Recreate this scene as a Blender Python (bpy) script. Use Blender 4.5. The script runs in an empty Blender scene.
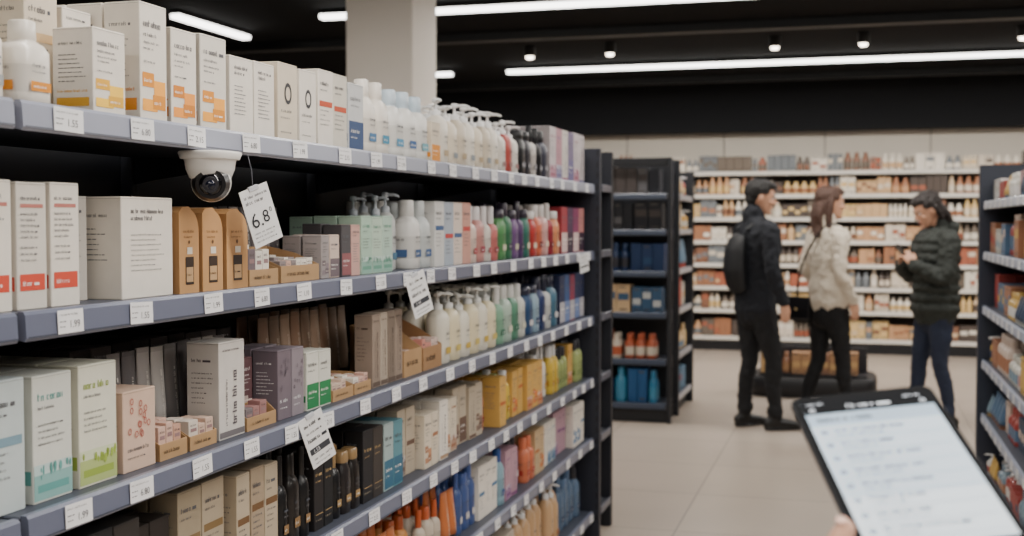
import bpy, math, random
from mathutils import Vector, Matrix
rng = random.Random(11)
scene = bpy.context.scene
COL = scene.collection

# ---------------------------------------------------------------- colours / materials
_lc = {}
def lin(c):
    c = tuple(c)
    if c not in _lc:
        _lc[c] = tuple(((x/255)/12.92 if x/255 <= .04045 else ((x/255+.055)/1.055)**2.4) for x in c)
    return _lc[c]
def mute(c, s=.93, v=.94):
    """paper/plastic stock colours: warm"""
    g = .3*c[0]+.59*c[1]+.11*c[2]
    f = lambda x: max(0, int(min(255, x)))
    return (f((g+(c[0]-g)*s)*v*1.008), f((g+(c[1]-g)*s)*v*.993), f((g+(c[2]-g)*s)*v*.965))

def newmat(name):
    m = bpy.data.materials.new(name); m.use_nodes = True
    nt = m.node_tree
    return m, nt, nt.nodes["Principled BSDF"]

def add_noise_value(nt, colsock, bsdf, scale, lo, hi):
    n = nt.nodes.new("ShaderNodeTexNoise"); n.inputs["Scale"].default_value = scale
    tc = nt.nodes.new("ShaderNodeTexCoord"); nt.links.new(tc.outputs["Object"], n.inputs["Vector"])
    mr = nt.nodes.new("ShaderNodeMapRange"); mr.inputs["To Min"].default_value = lo; mr.inputs["To Max"].default_value = hi
    nt.links.new(n.outputs["Fac"], mr.inputs["Value"])
    hs = nt.nodes.new("ShaderNodeHueSaturation")
    nt.links.new(mr.outputs["Result"], hs.inputs["Value"])
    if colsock is not None: nt.links.new(colsock, hs.inputs["Color"])
    nt.links.new(hs.outputs["Color"], bsdf.inputs["Base Color"])
    return n, hs

def attr_mat(name, rough, scale=35, lo=.93, hi=1.05, metal=0.0, emit=0.0, spec=.5):
    m, nt, b = newmat(name)
    a = nt.nodes.new("ShaderNodeAttribute"); a.attribute_name = "Col"
    add_noise_value(nt, a.outputs["Color"], b, scale, lo, hi)
    b.inputs["Roughness"].default_value = rough
    b.inputs["Metallic"].default_value = metal
    b.inputs["Specular IOR Level"].default_value = spec
    if emit > 0:
        nt.links.new(a.outputs["Color"], b.inputs["Emission Color"])
        b.inputs["Emission Strength"].default_value = emit
    return m

def solid(name, rgb, rough=.6, metal=0.0, scale=20, var=.06, bump=0.0, bscale=60, emit=0.0):
    m, nt, b = newmat(name)
    n, hs = add_noise_value(nt, None, b, scale, 1-var, 1+var)
    hs.inputs["Color"].default_value = (*lin(rgb), 1)
    b.inputs["Roughness"].default_value = rough
    b.inputs["Metallic"].default_value = metal
    if bump > 0:
        n2 = nt.nodes.new("ShaderNodeTexNoise"); n2.inputs["Scale"].default_value = bscale; n2.inputs["Detail"].default_value = 4
        tc = nt.nodes.new("ShaderNodeTexCoord"); nt.links.new(tc.outputs["Object"], n2.inputs["Vector"])
        bp = nt.nodes.new("ShaderNodeBump"); bp.inputs["Strength"].default_value = bump; bp.inputs["Distance"].default_value = .02
        nt.links.new(n2.outputs["Fac"], bp.inputs["Height"]); nt.links.new(bp.outputs["Normal"], b.inputs["Normal"])
    if emit > 0:
        b.inputs["Emission Color"].default_value = (*lin(rgb), 1); b.inputs["Emission Strength"].default_value = emit
    return m

M_CARTON = attr_mat("printed_carton", .55, spec=.35)
M_PLASTIC = attr_mat("moulded_plastic", .3, 12, .97, 1.03)
M_METAL = attr_mat("powder_coated_metal", .5, 8, .92, 1.06)
M_GLOSS = attr_mat("gloss_black_glass", .08, 5, .98, 1.02)
M_SCREEN = attr_mat("lcd_screen", .6, 5, .99, 1.01, emit=.8, spec=.06)
MATS = [M_CARTON, M_PLASTIC, M_METAL, M_GLOSS, M_SCREEN]

# ---------------------------------------------------------------- mesh builder
class MB:
    def __init__(s, M=None):
        s.v = []; s.f = []; s.c = []; s.m = []; s.s = []; s.M = M or Matrix.Identity(4)
    def add(s, vs, fs, col, mat=0, smooth=False):
        o = len(s.v); M = s.M
        s.v.extend([M @ Vector(p) for p in vs])
        per = isinstance(col, list)
        for i, f in enumerate(fs):
            s.f.append([o+k for k in f]); s.c.append(lin(col[i] if per else col)); s.m.append(mat); s.s.append(smooth)
    def loft(s, rings, cols, mat=0, smooth=False, caps=True):
        n = len(rings[0]); vs = [p for r in rings for p in r]; fs = []; cl = []
        per = isinstance(cols, list)
        for i in range(len(rings)-1):
            c = cols[min(i, len(cols)-1)] if per else cols
            for k in range(n):
                k2 = (k+1) % n
                fs.append((i*n+k, i*n+k2, (i+1)*n+k2, (i+1)*n+k)); cl.append(c)
        s.add(vs, fs, cl, mat, smooth)
        if caps:
            s.add(rings[0], [tuple(reversed(range(n)))], cols[0] if per else cols, mat)
            s.add(rings[-1], [tuple(range(n))], cols[-1] if per else cols, mat)
    def cbox(s, x0, x1, y0, y1, z0, z1, col, ch=.0012, mat=0):
        def o(c, z): return [(x0+c, y0, z), (x1-c, y0, z), (x1, y0+c, z), (x1, y1-c, z), (x1-c, y1, z), (x0+c, y1, z), (x0, y1-c, z), (x0, y0+c, z)]
        def oi(c, z):
            a, b, d, e = x0+c, x1-c, y0+c, y1-c
            return [(a+c, d, z), (b-c, d, z), (b, d+c, z), (b, e-c, z), (b-c, e, z), (a+c, e, z), (a, e-c, z), (a, d+c, z)]
        s.loft([oi(ch, z0), o(ch, z0+ch), o(ch, z1-ch), oi(ch, z1)], col, mat)
    def vloft(s, cx, cy, prof, cols, n=18, p=2.0, mat=1):
        rings = []
        for (z, rx, ry) in prof:
            r = []
            for k in range(n):
                a = 2*math.pi*k/n; c, q = math.cos(a), math.sin(a)
                r.append((cx+rx*math.copysign(abs(c)**(2/p), c), cy+ry*math.copysign(abs(q)**(2/p), q), z))
            rings.append(r)
        s.loft(rings, cols, mat, True)
    def tube(s, pts, rad, n=12, col=(200, 200, 200), ref=(1, 0, 0), mat=1, sub=0):
        P = [Vector(p) for p in pts]; Rr = [(r, r) if not isinstance(r, tuple) else r for r in rad]
        if sub:
            NP = []; NR = []
            for i in range(len(P)-1):
                p0 = P[max(i-1, 0)]; p1 = P[i]; p2 = P[i+1]; p3 = P[min(i+2, len(P)-1)]
                for k in range(sub):
                    t = k/sub
                    NP.append(.5*((2*p1)+(p2-p0)*t+(2*p0-5*p1+4*p2-p3)*t*t+(-p0+3*p1-3*p2+p3)*t**3))
                    NR.append(tuple(Rr[i][j]*(1-t)+Rr[i+1][j]*t for j in (0, 1)))
            NP.append(P[-1]); NR.append(Rr[-1]); P, Rr = NP, NR
        ref = Vector(ref); rings = []
        def ring(p, t, ra, rb):
            a = (ref - t*ref.dot(t)).normalized(); b = t.cross(a)
            return [tuple(p + a*ra*math.cos(2*math.pi*k/n) + b*rb*math.sin(2*math.pi*k/n)) for k in range(n)]
        N = len(P)
        for i in range(N):
            t = (P[min(i+1, N-1)]-P[max(i-1, 0)]).normalized(); ra, rb = Rr[i]; rm = min(ra, rb)
            if i == 0:
                rings += [ring(P[0]-t*rm*.85, t, ra*.45, rb*.45), ring(P[0]-t*rm*.5, t, ra*.82, rb*.82)]
            rings.append(ring(P[i], t, ra, rb))
            if i == N-1:
                rings += [ring(P[i]+t*rm*.5, t, ra*.82, rb*.82), ring(P[i]+t*rm*.85, t, ra*.45, rb*.45)]
        s.loft(rings, col, mat, True)
    def ell(s, c, r, col=(200, 200, 200), n=16, mat=1):
        rings = []
        for i in range(1, 10):
            a = math.pi*i/10; z = -math.cos(a); q = math.sin(a)
            rings.append([(c[0]+r[0]*q*math.cos(2*math.pi*k/n), c[1]+r[1]*q*math.sin(2*math.pi*k/n), c[2]+r[2]*z) for k in range(n)])
        s.loft(rings, col, mat, True)
    def obj(s, name, mats=None, parent=None):
        me = bpy.data.meshes.new(name)
        me.from_pydata([tuple(v) for v in s.v], [], s.f)
        for m in (mats or MATS): me.materials.append(m)
        nm = len(me.materials)
        me.polygons.foreach_set("material_index", [min(m, nm-1) for m in s.m])
        me.polygons.foreach_set("use_smooth", s.s)
        at = me.color_attributes.new("Col", 'FLOAT_COLOR', 'CORNER')
        buf = []
        for f, c in zip(s.f, s.c): buf.extend((c[0], c[1], c[2], 1.0)*len(f))
        at.data.foreach_set("color", buf)
        me.update()
        ob = bpy.data.objects.new(name, me); COL.objects.link(ob)
        if parent: ob.parent = parent
        return ob

def empty(name, loc=(0, 0, 0), rz=0.0):
    e = bpy.data.objects.new(name, None); e.location = loc; e.rotation_euler = (0, 0, rz); e.empty_display_size = .1
    COL.objects.link(e); return e

# ---------------------------------------------------------------- lettering
_tc = {}
def textgeo(t):
    if t not in _tc:
        cu = bpy.data.curves.new("t", 'FONT'); cu.body = t; cu.size = 1; cu.resolution_u = 3
        ob = bpy.data.objects.new("t", cu); COL.objects.link(ob)
        dg = bpy.context.evaluated_depsgraph_get(); e = ob.evaluated_get(dg); me = e.to_mesh()
        vs = [tuple(v.co) for v in me.vertices]; fs = [tuple(p.vertices) for p in me.polygons]
        e.to_mesh_clear(); bpy.data.objects.remove(ob); bpy.data.curves.remove(cu)
        _tc[t] = (vs, fs)
    return _tc[t]

class Face:
    def __init__(s, B, O, U, V, N, W, H, eps=.0006):
        s.B = B; s.U = Vector(U); s.V = Vector(V); s.N = Vector(N); s.O = Vector(O)+s.N*eps; s.W = W; s.H = H
    def p(s, u, v, e=0): return tuple(s.O+s.U*u+s.V*v+s.N*e)
    def rect(s, u0, u1, v0, v1, col, e=0, mat=0):
        s.B.add([s.p(u0, v0, e), s.p(u1, v0, e), s.p(u1, v1, e), s.p(u0, v1, e)], [(0, 1, 2, 3)], col, mat)
    def disc(s, u, v, r0, r1, col, e=0, n=20, sv=1.0, mat=0):
        vs = []; fs = []
        for k in range(n):
            a = 2*math.pi*k/n
            vs += [s.p(u+r1*math.cos(a), v+r1*sv*math.sin(a), e), s.p(u+r0*math.cos(a), v+r0*sv*math.sin(a), e)]
        if r0 == 0: s.B.add([vs[2*k] for k in range(n)], [tuple(range(n))], col, mat)
        else:
            for k in range(n):
                k2 = (k+1) % n; fs.append((2*k, 2*k2, 2*k2+1, 2*k+1))
            s.B.add(vs, fs, col, mat)
    def text(s, t, u, v, size, col, e=.0004, mat=0, squash=1.0):
        vs, fs = textgeo(t)
        s.B.add([s.p(u+x*size*squash, v+y*size, e) for x, y, _ in vs], fs, col, mat)
    def words(s, u0, u1, v, h, col, r, e=.0003, fill=.85, mat=0):
        """one line of tiny illegible print"""
        u = u0; end = u0+(u1-u0)*fill
        while u < end:
            k = r.randint(2, 7); w = .62*h
            if h < .0028 or k*w > (end-u)*1.6:
                L = min(k*w, end-u)
                if L > h*.5: s.rect(u, u+L, v, v+h*.62, col, e, mat)
                u += L+h*.6; continue
            for _ in range(k):
                if u+w*.8 > end: break
                st = h*.17; hh = h*(1.0 if r.random() < .3 else .68)
                t = r.random()
                s.rect(u, u+st, v, v+hh, col, e, mat)
                if t < .7: s.rect(u+w*.62, u+w*.62+st, v, v+h*.68, col, e, mat)
                if t > .25: s.rect(u+st, u+w*.62, v+h*.56, v+h*.68, col, e, mat)
                if .35 < t < .8: s.rect(u+st, u+w*.62, v, v+h*.12, col, e, mat)
                u += w*1.08
            u += h*.5

# ---------------------------------------------------------------- products  (front faces +X, width along Y)
WH = (244, 241, 235); CR = (230, 219, 202); KR = (192, 154, 112); DG = (70, 70, 74); BK = (22, 23, 27)
def design(F, r, acc, style, ink=None):
    W, H = F.W, F.H; ink = ink or (95, 95, 100)
    m = W*.12
    if style == 'plain': return
    if style == 'redband':
        F.rect(m, W-m, H*.80, H*.83, (190, 120, 110)); F.words(m, W-m, H*.86, H*.03, ink, r)
        for k in range(5): F.words(m, W-m, H*(.74-.045*k), H*.022, ink, r, fill=.6+.3*r.random())
        for k in range(3): F.words(m, W-m, H*(.48-.05*k), H*.02, ink, r, fill=.7)
        F.rect(m*.7, W-m*.7, H*.15, H*.28, acc); F.words(m*1.4, W-m*1.6, H*.19, H*.035, (240, 225, 220), r)
        return
    if style == 'smalltext':
        F.words(m*1.4, W-m, H*.84, H*.045, ink, r, fill=.9); F.words(m*1.4, W-m, H*.77, H*.045, ink, r, fill=.6)
        for k in range(8): F.words(m*1.4, W-m, H*(.62-.05*k), H*.018, (130, 130, 132), r, fill=.5+.4*r.random())
        return
    if style == 'orange':
        F.words(m, W-m, H*.80, H*.055, ink, r, fill=1); F.words(m, W-m, H*.72, H*.03, ink, r, fill=.7)
        F.words(m, W-m, H*.66, H*.022, ink, r, fill=.8); F.words(m, W-m, H*.61, H*.022, ink, r, fill=.5)
        F.words(m, W-m, H*.50, H*.022, ink, r, fill=.6)
        lite = tuple(min(255, int(c*1.1)+16) for c in acc)
        F.rect(m*.6, W*.5, H*.30, H*.42, acc); F.rect(W*.5, W-m*.6, H*.22, H*.36, lite); F.rect(m*.6, W*.62, H*.10, H*.20, lite, e=.0001); F.rect(W*.45, W-m*.6, H*.12, H*.24, acc, e=.0002)
        F.words(m, W*.5, H*.34, H*.03, (250, 240, 226), r); F.words(W*.5, W-m, H*.16, H*.03, (250, 240, 226), r, e=.0004)
        return
    if style == 'ring':
        F.disc(W*.5, H*.62, W*.12, W*.19, (60, 60, 64), sv=1.35); F.words(m, W-m, H*.38, H*.04, ink, r)
        F.words(m, W-m, H*.30, H*.02, ink, r, fill=.6); F.words(m, W-m, H*.12, H*.02, ink, r, fill=.7); return
    if style == 'leaf':
        F.words(m, W-m, H*.80, H*.06, acc, r, fill=.9); F.words(m, W-m, H*.73, H*.025, ink, r, fill=.6)
        for k in range(4): F.words(m, W-m, H*(.60-.05*k), H*.02, ink, r, fill=.6+.3*r.random())
        F.rect(0.001, W-.001, H*.02, H*.22, tuple(int(c*.7+70) for c in acc)); F.rect(0.001, W-.001, H*.22, H*.30, tuple(int(c*.35+155) for c in acc)); F.rect(W*.1, W*.9, H*.08, H*.14, acc, e=.0001)
        for k in range(14):
            u = W*(.06+.88*r.random()); v = H*(.20+.08*r.random()); c2 = r.uniform(.9, 1.1)
            F.disc(u, v, 0, W*(.02+.02*r.random()), tuple(min(255, int(c*c2)) for c in acc), e=.0001*(k+1), n=8, sv=2.2)
        return
    if style == 'flower':
        for k in range(14):
            u = W*(.15+.7*r.random()); v = H*(.42+.45*r.random()); F.disc(u, v, W*.035, W*.055, acc, e=.0001*k, n=7, sv=1.2)
        F.words(m, W-m, H*.25, H*.05, ink, r); F.words(m, W-m, H*.16, H*.025, ink, r, fill=.7); return
    if style == 'vert':
        G = Face(F.B, F.p(W*.66, H*.14), F.V, -F.U, F.N, H*.78, W*.6)
        G.words(0, H*.62, 0, W*.17, ink, r, fill=1); G.words(0, H*.5, W*.36, W*.07, ink, r, fill=1)
        F.words(m, W-m, H*.9, H*.025, ink, r); F.rect(0.001, W-.001, H*.02, H*.08, acc); return
    if style == 'half':
        F.rect(.001, W-.001, H*.03, H*.45, acc); F.words(m, W-m, H*.75, H*.06, ink, r)
        F.words(m, W-m, H*.66, H*.03, ink, r, fill=.7); F.words(m, W-m, H*.28, H*.05, (240, 238, 232), r); F.words(m, W-m, H*.2, H*.025, (240, 238, 232), r, fill=.6); return
    if style == 'gold':
        F.words(m, W-m, H*.70, H*.05, (178, 150, 105), r); F.words(m, W-m, H*.62, H*.025, (178, 150, 105), r, fill=.7)
        F.rect(m, W-m, H*.2, H*.21, (178, 150, 105)); F.words(m, W-m, H*.12, H*.025, (150, 140, 120), r); return
    F.words(m, W-m, H*.80, H*.05, ink, r); F.words(m, W-m, H*.73, H*.025, ink, r, fill=.6)
    v = H*r.uniform(.42, .58); F.rect(m*.6, W-m*.6, v, v+H*.07, acc)
    for k in range(4): F.words(m, W-m, v-H*.06*(k+1), H*.022, ink, r, fill=.5+.4*r.random())

STY = ['std', 'half', 'smalltext', 'orange', 'leaf', 'vert', 'std']
def carton(B, x, y0, y1, z, d, h, col, r, acc=(150, 120, 100), style=None, ink=None, lod=0):
    B.cbox(x-d, x, y0, y1, z, z+h, col)
    w = y1-y0
    if lod == 2: 
        if r.random() < .8:
            v = r.uniform(.2, .6); F = Face(B, (x, y0, z), (0, 1, 0), (0, 0, 1), (1, 0, 0), w, h); F.rect(w*.08, w*.92, h*v, h*(v+.25), acc)
            F.rect(w*.2, w*.8, h*.08, h*.13, (70, 64, 60)); F.rect(w*.15, w*.7, h*.88, h*.93, (80, 74, 70))
            G = Face(B, (x-d, y0, z), (1, 0, 0), (0, 0, 1), (0, -1, 0), d, h); G.rect(d*.08, d*.92, h*v, h*(v+.25), acc)
        return
    F = Face(B, (x, y0, z), (0, 1, 0), (0, 0, 1), (1, 0, 0), w, h)
    design(F, r, acc, style or r.choice(STY), ink)
    dk = tuple(int(c*.72) for c in col)
    F.rect(.0015, w-.0015, h-.0035, h-.0029, dk)
    G = Face(B, (x-d, y0, z), (1, 0, 0), (0, 0, 1), (0, -1, 0), d, h)
    i2 = ink or (110, 110, 112)
    G.rect(.0015, d-.0015, h-.0035, h-.0029, dk)
    G.words(d*.15, d*.85, h*.8, h*.035, i2, r)
    for k in range(7): G.words(d*.15, d*.85, h*(.68-.05*k), h*.016, i2, r, fill=.5+.5*r.random())
    if style in ('redband', 'half', 'leaf'): G.rect(d*.05, d*.95, h*.15, h*.26, acc)
    if style == 'orange':
        G.words(d*.12, d*.88, h*.26, h*.03, acc, r, fill=1); G.rect(d*.1, d*.9, h*.10, h*.20, acc)
    B.add([(x-d*.9, y0+w*.1, z+h+.0004), (x-d*.1, y0+w*.1, z+h+.0004), (x-d*.1, y0+w*.1+.0008, z+h+.0004), (x-d*.9, y0+w*.1+.0008, z+h+.0004)], [(0, 1, 2, 3)], dk)

def bottle(B, x, y0, y1, z, d, h, col, r, acc=(90, 130, 170), cap=None, lod=0, shape=None, **k):
    w = (y1-y0)/2; rx = min(d/2, w*1.0)*.92; ry = w*.96; cx = x-rx; cy = (y0+y1)/2; cap = cap or col
    sq = 2.7; hb = h*.76; cr = min(rx, ry)*.55; n = 10 if lod == 2 else 20
    if shape == 'slim': rx *= .8; ry *= .8; hb = h*.68; cr = min(rx, ry)*.45; sq = 2.0; cx = x-rx
    if shape == 'wide': hb = h*.82; cr = min(rx, ry)*.78; sq = 3.2
    prof = [(z, rx*.9, ry*.9), (z+.004, rx, ry), (z+hb*.18, rx, ry), (z+hb*.2, rx, ry), (z+hb*.62, rx, ry), (z+hb*.64, rx, ry), (z+hb*.84, rx*.98, ry*.98), (z+hb*.94, rx*.8, ry*.78), (z+hb, cr, cr),
            (z+hb+.002, cr*1.05, cr*1.05), (z+h*.985, cr, cr), (z+h, cr*.85, cr*.85)]
    cols = [col, col, acc if lod == 2 else col, acc, acc if lod == 2 else col, col, col, col, cap, cap, cap]
    if lod != 2: cols = [col, col, col, tuple(int(c*.93) for c in col), col, col, col, col, cap, cap, cap]
    B.vloft(cx, cy, prof, cols, n, sq, 1)
    if lod != 2:
        fx = cx+rx
        F = Face(B, (fx, cy-ry*.55, z+hb*.12), (0, 1, 0), (0, 0, 1), (1, 0, 0), ry*1.1, hb*.6, eps=.0010)
        W, H = F.W, F.H
        F.rect(0, W, H*.18, H*.42, acc); F.words(W*.05, W*.95, H*.78, H*.09, (80, 84, 92), r); F.words(W*.05, W*.95, H*.64, H*.05, (110, 110, 115), r); F.words(W*.1, W*.9, H*.26, H*.07, (238, 236, 230), r, e=.0006)
        G = Face(B, (cx-rx*.5, cy-ry, z+hb*.12), (1, 0, 0), (0, 0, 1), (0, -1, 0), rx, hb*.6, eps=.0010)
        G.rect(0, rx, G.H*.18, G.H*.42, acc); G.words(0, rx, G.H*.7, G.H*.08, (90, 90, 96), r)

def pump(B, x, y0, y1, z, d, h, col, r, acc=(200, 180, 120), cap=(236, 236, 236), lod=0, **k):
    w = (y1-y0)/2; rx = min(d/2, w)*.9; ry = w*.92; cx = x-rx; cy = (y0+y1)/2; hb = h*.74; n = 10 if lod == 2 else 18
    prof = [(z, rx*.92, ry*.92), (z+.004, rx, ry), (z+hb*.2, rx, ry), (z+hb*.6, rx, ry), (z+hb*.84, rx*.97, ry*.97), (z+hb*.94, rx*.75, ry*.75), (z+hb, rx*.42, ry*.42)]
    B.vloft(cx, cy, prof, [col, col, acc if lod == 2 else col, col, col, col], n, 2.5, 1)
    rr = min(rx, ry)*.45
    B.vloft(cx, cy, [(z+hb, rr, rr), (z+hb+h*.07, rr, rr), (z+hb+h*.08, rr*.5, rr*.5), (z+hb+h*.1, rr*.28, rr*.28), (z+h*.93, rr*.28, rr*.28), (z+h*.935, rr*.75, rr*.75), (z+h*.99, rr*.7, rr*.7), (z+h, rr*.4, rr*.4)], cap, 12, 2, 1)
    a = r.uniform(-.9, .9); dx, dy = math.cos(a), math.sin(a); L = min(rx, ry)*1.35
    B.tube([(cx, cy, z+h*.965), (cx+dx*L*.7, cy+dy*L*.7, z+h*.965), (cx+dx*L, cy+dy*L, z+h*.945)], [rr*.32, rr*.3, rr*.24], 8, cap, (0, 0, 1))
    if lod != 2:
        F = Face(B, (x, cy-ry*.5, z+hb*.12), (0, 1, 0), (0, 0, 1), (1, 0, 0), ry, hb*.6, eps=.0012)
        F.rect(0, F.W, F.H*.1, F.H*.3, acc); F.words(0, F.W, F.H*.7, F.H*.1, (90, 90, 92), r); F.words(0, F.W, F.H*.55, F.H*.05, (120, 120, 120), r)

def tube_pack(B, x, y0, y1, z, d, h, col, r, acc=(120, 120, 130), cap=None, lod=0, **k):
    w = (y1-y0)/2*.94; rx = min(d/2, w*.75); cx = x-rx; cy = (y0+y1)/2; cap = cap or acc; n = 10 if lod == 2 else 18
    prof = [(z, rx*.85, w*.8), (z+h*.16, rx*.9, w*.85), (z+h*.165, rx, w*.95), (z+h*.35, rx*.96, w*.97), (z+h*.55, rx*.72, w), (z+h*.8, rx*.36, w), (z+h*.95, .0025, w), (z+h, .0022, w)]
    B.vloft(cx, cy, prof, [cap, cap, col, col, col, col, tuple(int(c*.9) for c in col)], n, 2.2, 1)
    if lod != 2:
        F = Face(B, (cx+rx*.98, cy-w*.5, z+h*.22), (0, 1, 0), Vector((-rx*.62/(h*.62), 0, 1)), (1, 0, 0), w, h*.6, eps=.001)
        G = Face(B, F.p(F.W*.65, 0), F.V, -F.U, F.N, F.H, F.W)
        G.words(0, F.H*.9, 0, F.W*.34, acc, r, fill=1)

def kraft_gift(B, x, y0, y1, z, d, h, col, r, **k):
    w = y1-y0; out = [(y0, z), (y1, z), (y1, z+h*.70)]
    for i in range(1, 7):
        a = i/7*math.pi/2; out.append((y1-w*.45*(1-math.cos(a)), z+h*.70+h*.26*math.sin(a)))
    out += [(y1-w*.5, z+h), (y0+w*.12, z+h*.985), (y0, z+h*.93)]
    rings = [[(xx, a, b) for a, b in out] for xx in (x-d, x)]
    B.loft(rings, col, 0)
    F = Face(B, (x, y0, z), (0, 1, 0), (0, 0, 1), (1, 0, 0), w, h)
    F.rect(w*.30, w*.72, h*.10, h*.42, (58, 44, 36)); F.rect(w*.34, w*.68, h*.13, h*.30, (196, 160, 118), e=.0003)
    F.words(w*.36, w*.66, h*.2, h*.03, (90, 66, 48), r, e=.0006)
    F.rect(w*.38, w*.64, h*.45, h*.53, (225, 215, 200), e=.0003)
    F.words(w*.2, w*.75, h*.70, h*.03, (120, 84, 52), r, fill=1); F.words(w*.2, w*.75, h*.64, h*.02, (120, 84, 52), r, fill=.8)
    F.disc(w*.48, h*.59, 0, w*.05, (110, 78, 50), e=.0003)

def tray(B, x, y0, y1, z, d, h, col, r, acc=(200, 150, 140), fillh=.05, back=None, cols=None, **k):
    t = .002; hf = h*.6; bh = back or h
    B.cbox(x-d, x, y0, y1, z, z+t, col, .0004)
    B.cbox(x-t, x, y0, y1, z+t, z+hf, col, .0004)
    B.cbox(x-d, x-d+t, y0, y1, z+t, z+bh, col, .0004)
    for ya in (y0, y1-t):
        p = [(x-t, z+t), (x-t, z+hf), (x-d*.45, z+h), (x-d+t, z+bh), (x-d+t, z+t)]
        B.loft([[(a, ya, b) for a, b in p][::-1] for ya in (ya+t, ya)][::-1], col, 0)
    F = Face(B, (x, y0, z), (0, 1, 0), (0, 0, 1), (1, 0, 0), y1-y0, hf)
    F.words(F.W*.15, F.W*.85, hf*.4, hf*.25, tuple(int(c*.55) for c in col), r)
    yy = y0+t+.002; cols = cols or [acc, WH, (205, 178, 170)]
    while yy < y1-t-.022:
        w = r.uniform(.022, .034)
        if yy+w > y1-t-.001: break
        xx = x-t-.003
        while xx-.03 > x-d+t:
            dd = .028; c = mute(r.choice(cols)); hh = fillh*r.uniform(.85, 1.1)
            B.cbox(xx-dd, xx, yy, yy+w-.001, z+t, z+t+hh, c, .0006)
            G = Face(B, (xx, yy, z+t), (0, 1, 0), (0, 0, 1), (1, 0, 0), w-.001, hh); G.rect(w*.15, w*.8, hh*.6, hh*.72, (150, 120, 120)); G.words(w*.12, w*.85, hh*.8, hh*.08, (90, 80, 80), r)
            xx -= dd+.002
        yy += w+.001

KIND = {'box': (carton, 'carton_box'), 'bottle': (bottle, 'lotion_bottle'), 'pump': (pump, 'pump_bottle'), 'tube': (tube_pack, 'cream_tube'),
        'kraft': (kraft_gift, 'kraft_gift_box'), 'tray': (tray, 'cardboard_display_tray')}
GX = -1.14
Z1, Z2, Z3, Z4, Z5, Z6 = 1.622, 1.322, 1.03, .75, .475, .14
def put(kind, z, y0, y1, h, col=WH, acc=(150, 130, 120), inset=.03, n=1, rows=2, d=None, name=None, jit=.0, r=None, **k):
    """n facings between y0,y1, `rows` deep, standing on the shelf at height z"""
    r = r or rng; fn, nm = KIND[kind]; B = MB()
    w = (y1-y0)/n; dd = d or min(w*.9, .09)
    for i in range(n):
        c = mute(col[i % len(col)] if isinstance(col, list) else col); a = mute(acc[i % len(acc)] if isinstance(acc, list) else acc, 1.0, .95)
        kk = dict(k); hv = 1
        if kind == 'bottle' and n >= 3:
            kk['shape'] = r.choice([None, 'slim', 'wide']); hv = {None: 1, 'slim': 1.03, 'wide': .88}[kk['shape']]
        elif n > 1 and kind == 'pump': hv = r.choice([1, 1, .93])
        for q in range(rows):
            x = GX-inset-q*(dd+.004)
            if x-dd < GX-.45: break
            yaw = r.uniform(-jit, jit); cy = y0+w*(i+.5)
            B.M = Matrix.Translation((x, cy, 0)) @ Matrix.Rotation(yaw, 4, 'Z')
            g = .0015+abs(yaw)*dd*.5
            fn(B, 0, -w/2+g, w/2-g, z, dd, h*hv*(1 if n == 1 else r.uniform(.985, 1.01)), c, r, acc=a, **kk)
    return B.obj(name or nm)

def seq(z, y0, y1, opts, r, hmax):
    y = y0
    while y < y1-.05:
        kind, w, h, col, acc = r.choice(opts)
        nf = r.choice([1, 2, 2, 3]); nf = max(1, min(nf, int((y1-y)/w)))
        if y+w*nf > y1: break
        k = {}
        if kind in ('bottle', 'tube'): k['cap'] = r.choice([col, acc, (226, 226, 226), (50, 50, 56)])
        put(kind, z, y, y+w*nf, min(h, hmax)*r.uniform(.85, 1.03), col, acc, inset=r.uniform(.02, .06), n=nf, rows=3, d=min(w*.85, .08), r=r, jit=.04, **k)
        y += w*nf+r.uniform(.002, .012)

OR = (236, 154, 52); YO = (240, 184, 62)
# --- top shelf
put('bottle', Z1, 1.33, 1.405, .15, WH, OR, rows=3); put('bottle', Z1, 1.415, 1.475, .14, WH, (170, 175, 180), inset=.035, rows=2)
put('bottle', Z1, 1.482, 1.570, .128, WH, OR, inset=.022, rows=1, d=.07); put('bottle', Z1, 1.485, 1.565, .165, (226, 222, 215), OR, inset=.13, rows=2, d=.07)
put('box', Z1, 1.655, 1.745, .140, WH, YO, inset=.024, style='orange', rows=1, d=.075); put('box', Z1, 1.615, 1.70, .205, CR, (220, 190, 150), inset=.12, rows=3, d=.07)
put('box', Z1, 1.71, 1.79, .185, WH, (220, 190, 150), inset=.12, rows=3, d=.07)
put('box', Z1, 1.795, 1.880, .205, WH, OR, style='orange', rows=3, d=.07)
put('box', Z1, 1.892, 1.978, .176, WH, (224, 140, 52), style='orange', rows=3, d=.06, jit=.03)
put('box', Z1, 1.990, 2.088, .180, (238, 235, 230), OR, style='orange', rows=3, d=.07)
put('box', Z1, 2.10, 2.29, .155, WH, (180, 180, 184), n=2, style='smalltext', rows=3, d=.07, jit=.03)
put('box', Z1, 2.302, 2.395, .168, CR, style='ring', rows=3, d=.06); put('box', Z1, 2.405, 2.49, .165, WH, style='ring', rows=3, d=.06)
put('box', Z1, 2.50, 2.66, .178, [WH, (226, 222, 214)], (205, 90, 60), n=2, style='std', rows=3, d=.07, jit=.03)
put('box', Z1, 2.668, 2.76, .165, (214, 220, 228), (60, 84, 130), style='half', rows=3, d=.07)
put('bottle', Z1, 2.775, 2.95, .19, WH, [(80, 130, 180), (70, 150, 190)], n=2, rows=3, d=.07)
put('bottle', Z1, 2.96, 3.25, .185, (236, 238, 240), [(90, 160, 205), (70, 110, 170), (120, 180, 200)], n=3, rows=3, d=.08, cap=(190, 206, 218))
put('box', Z1, 3.255, 3.33, .12, CR, OR, rows=2, style='half')
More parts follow.
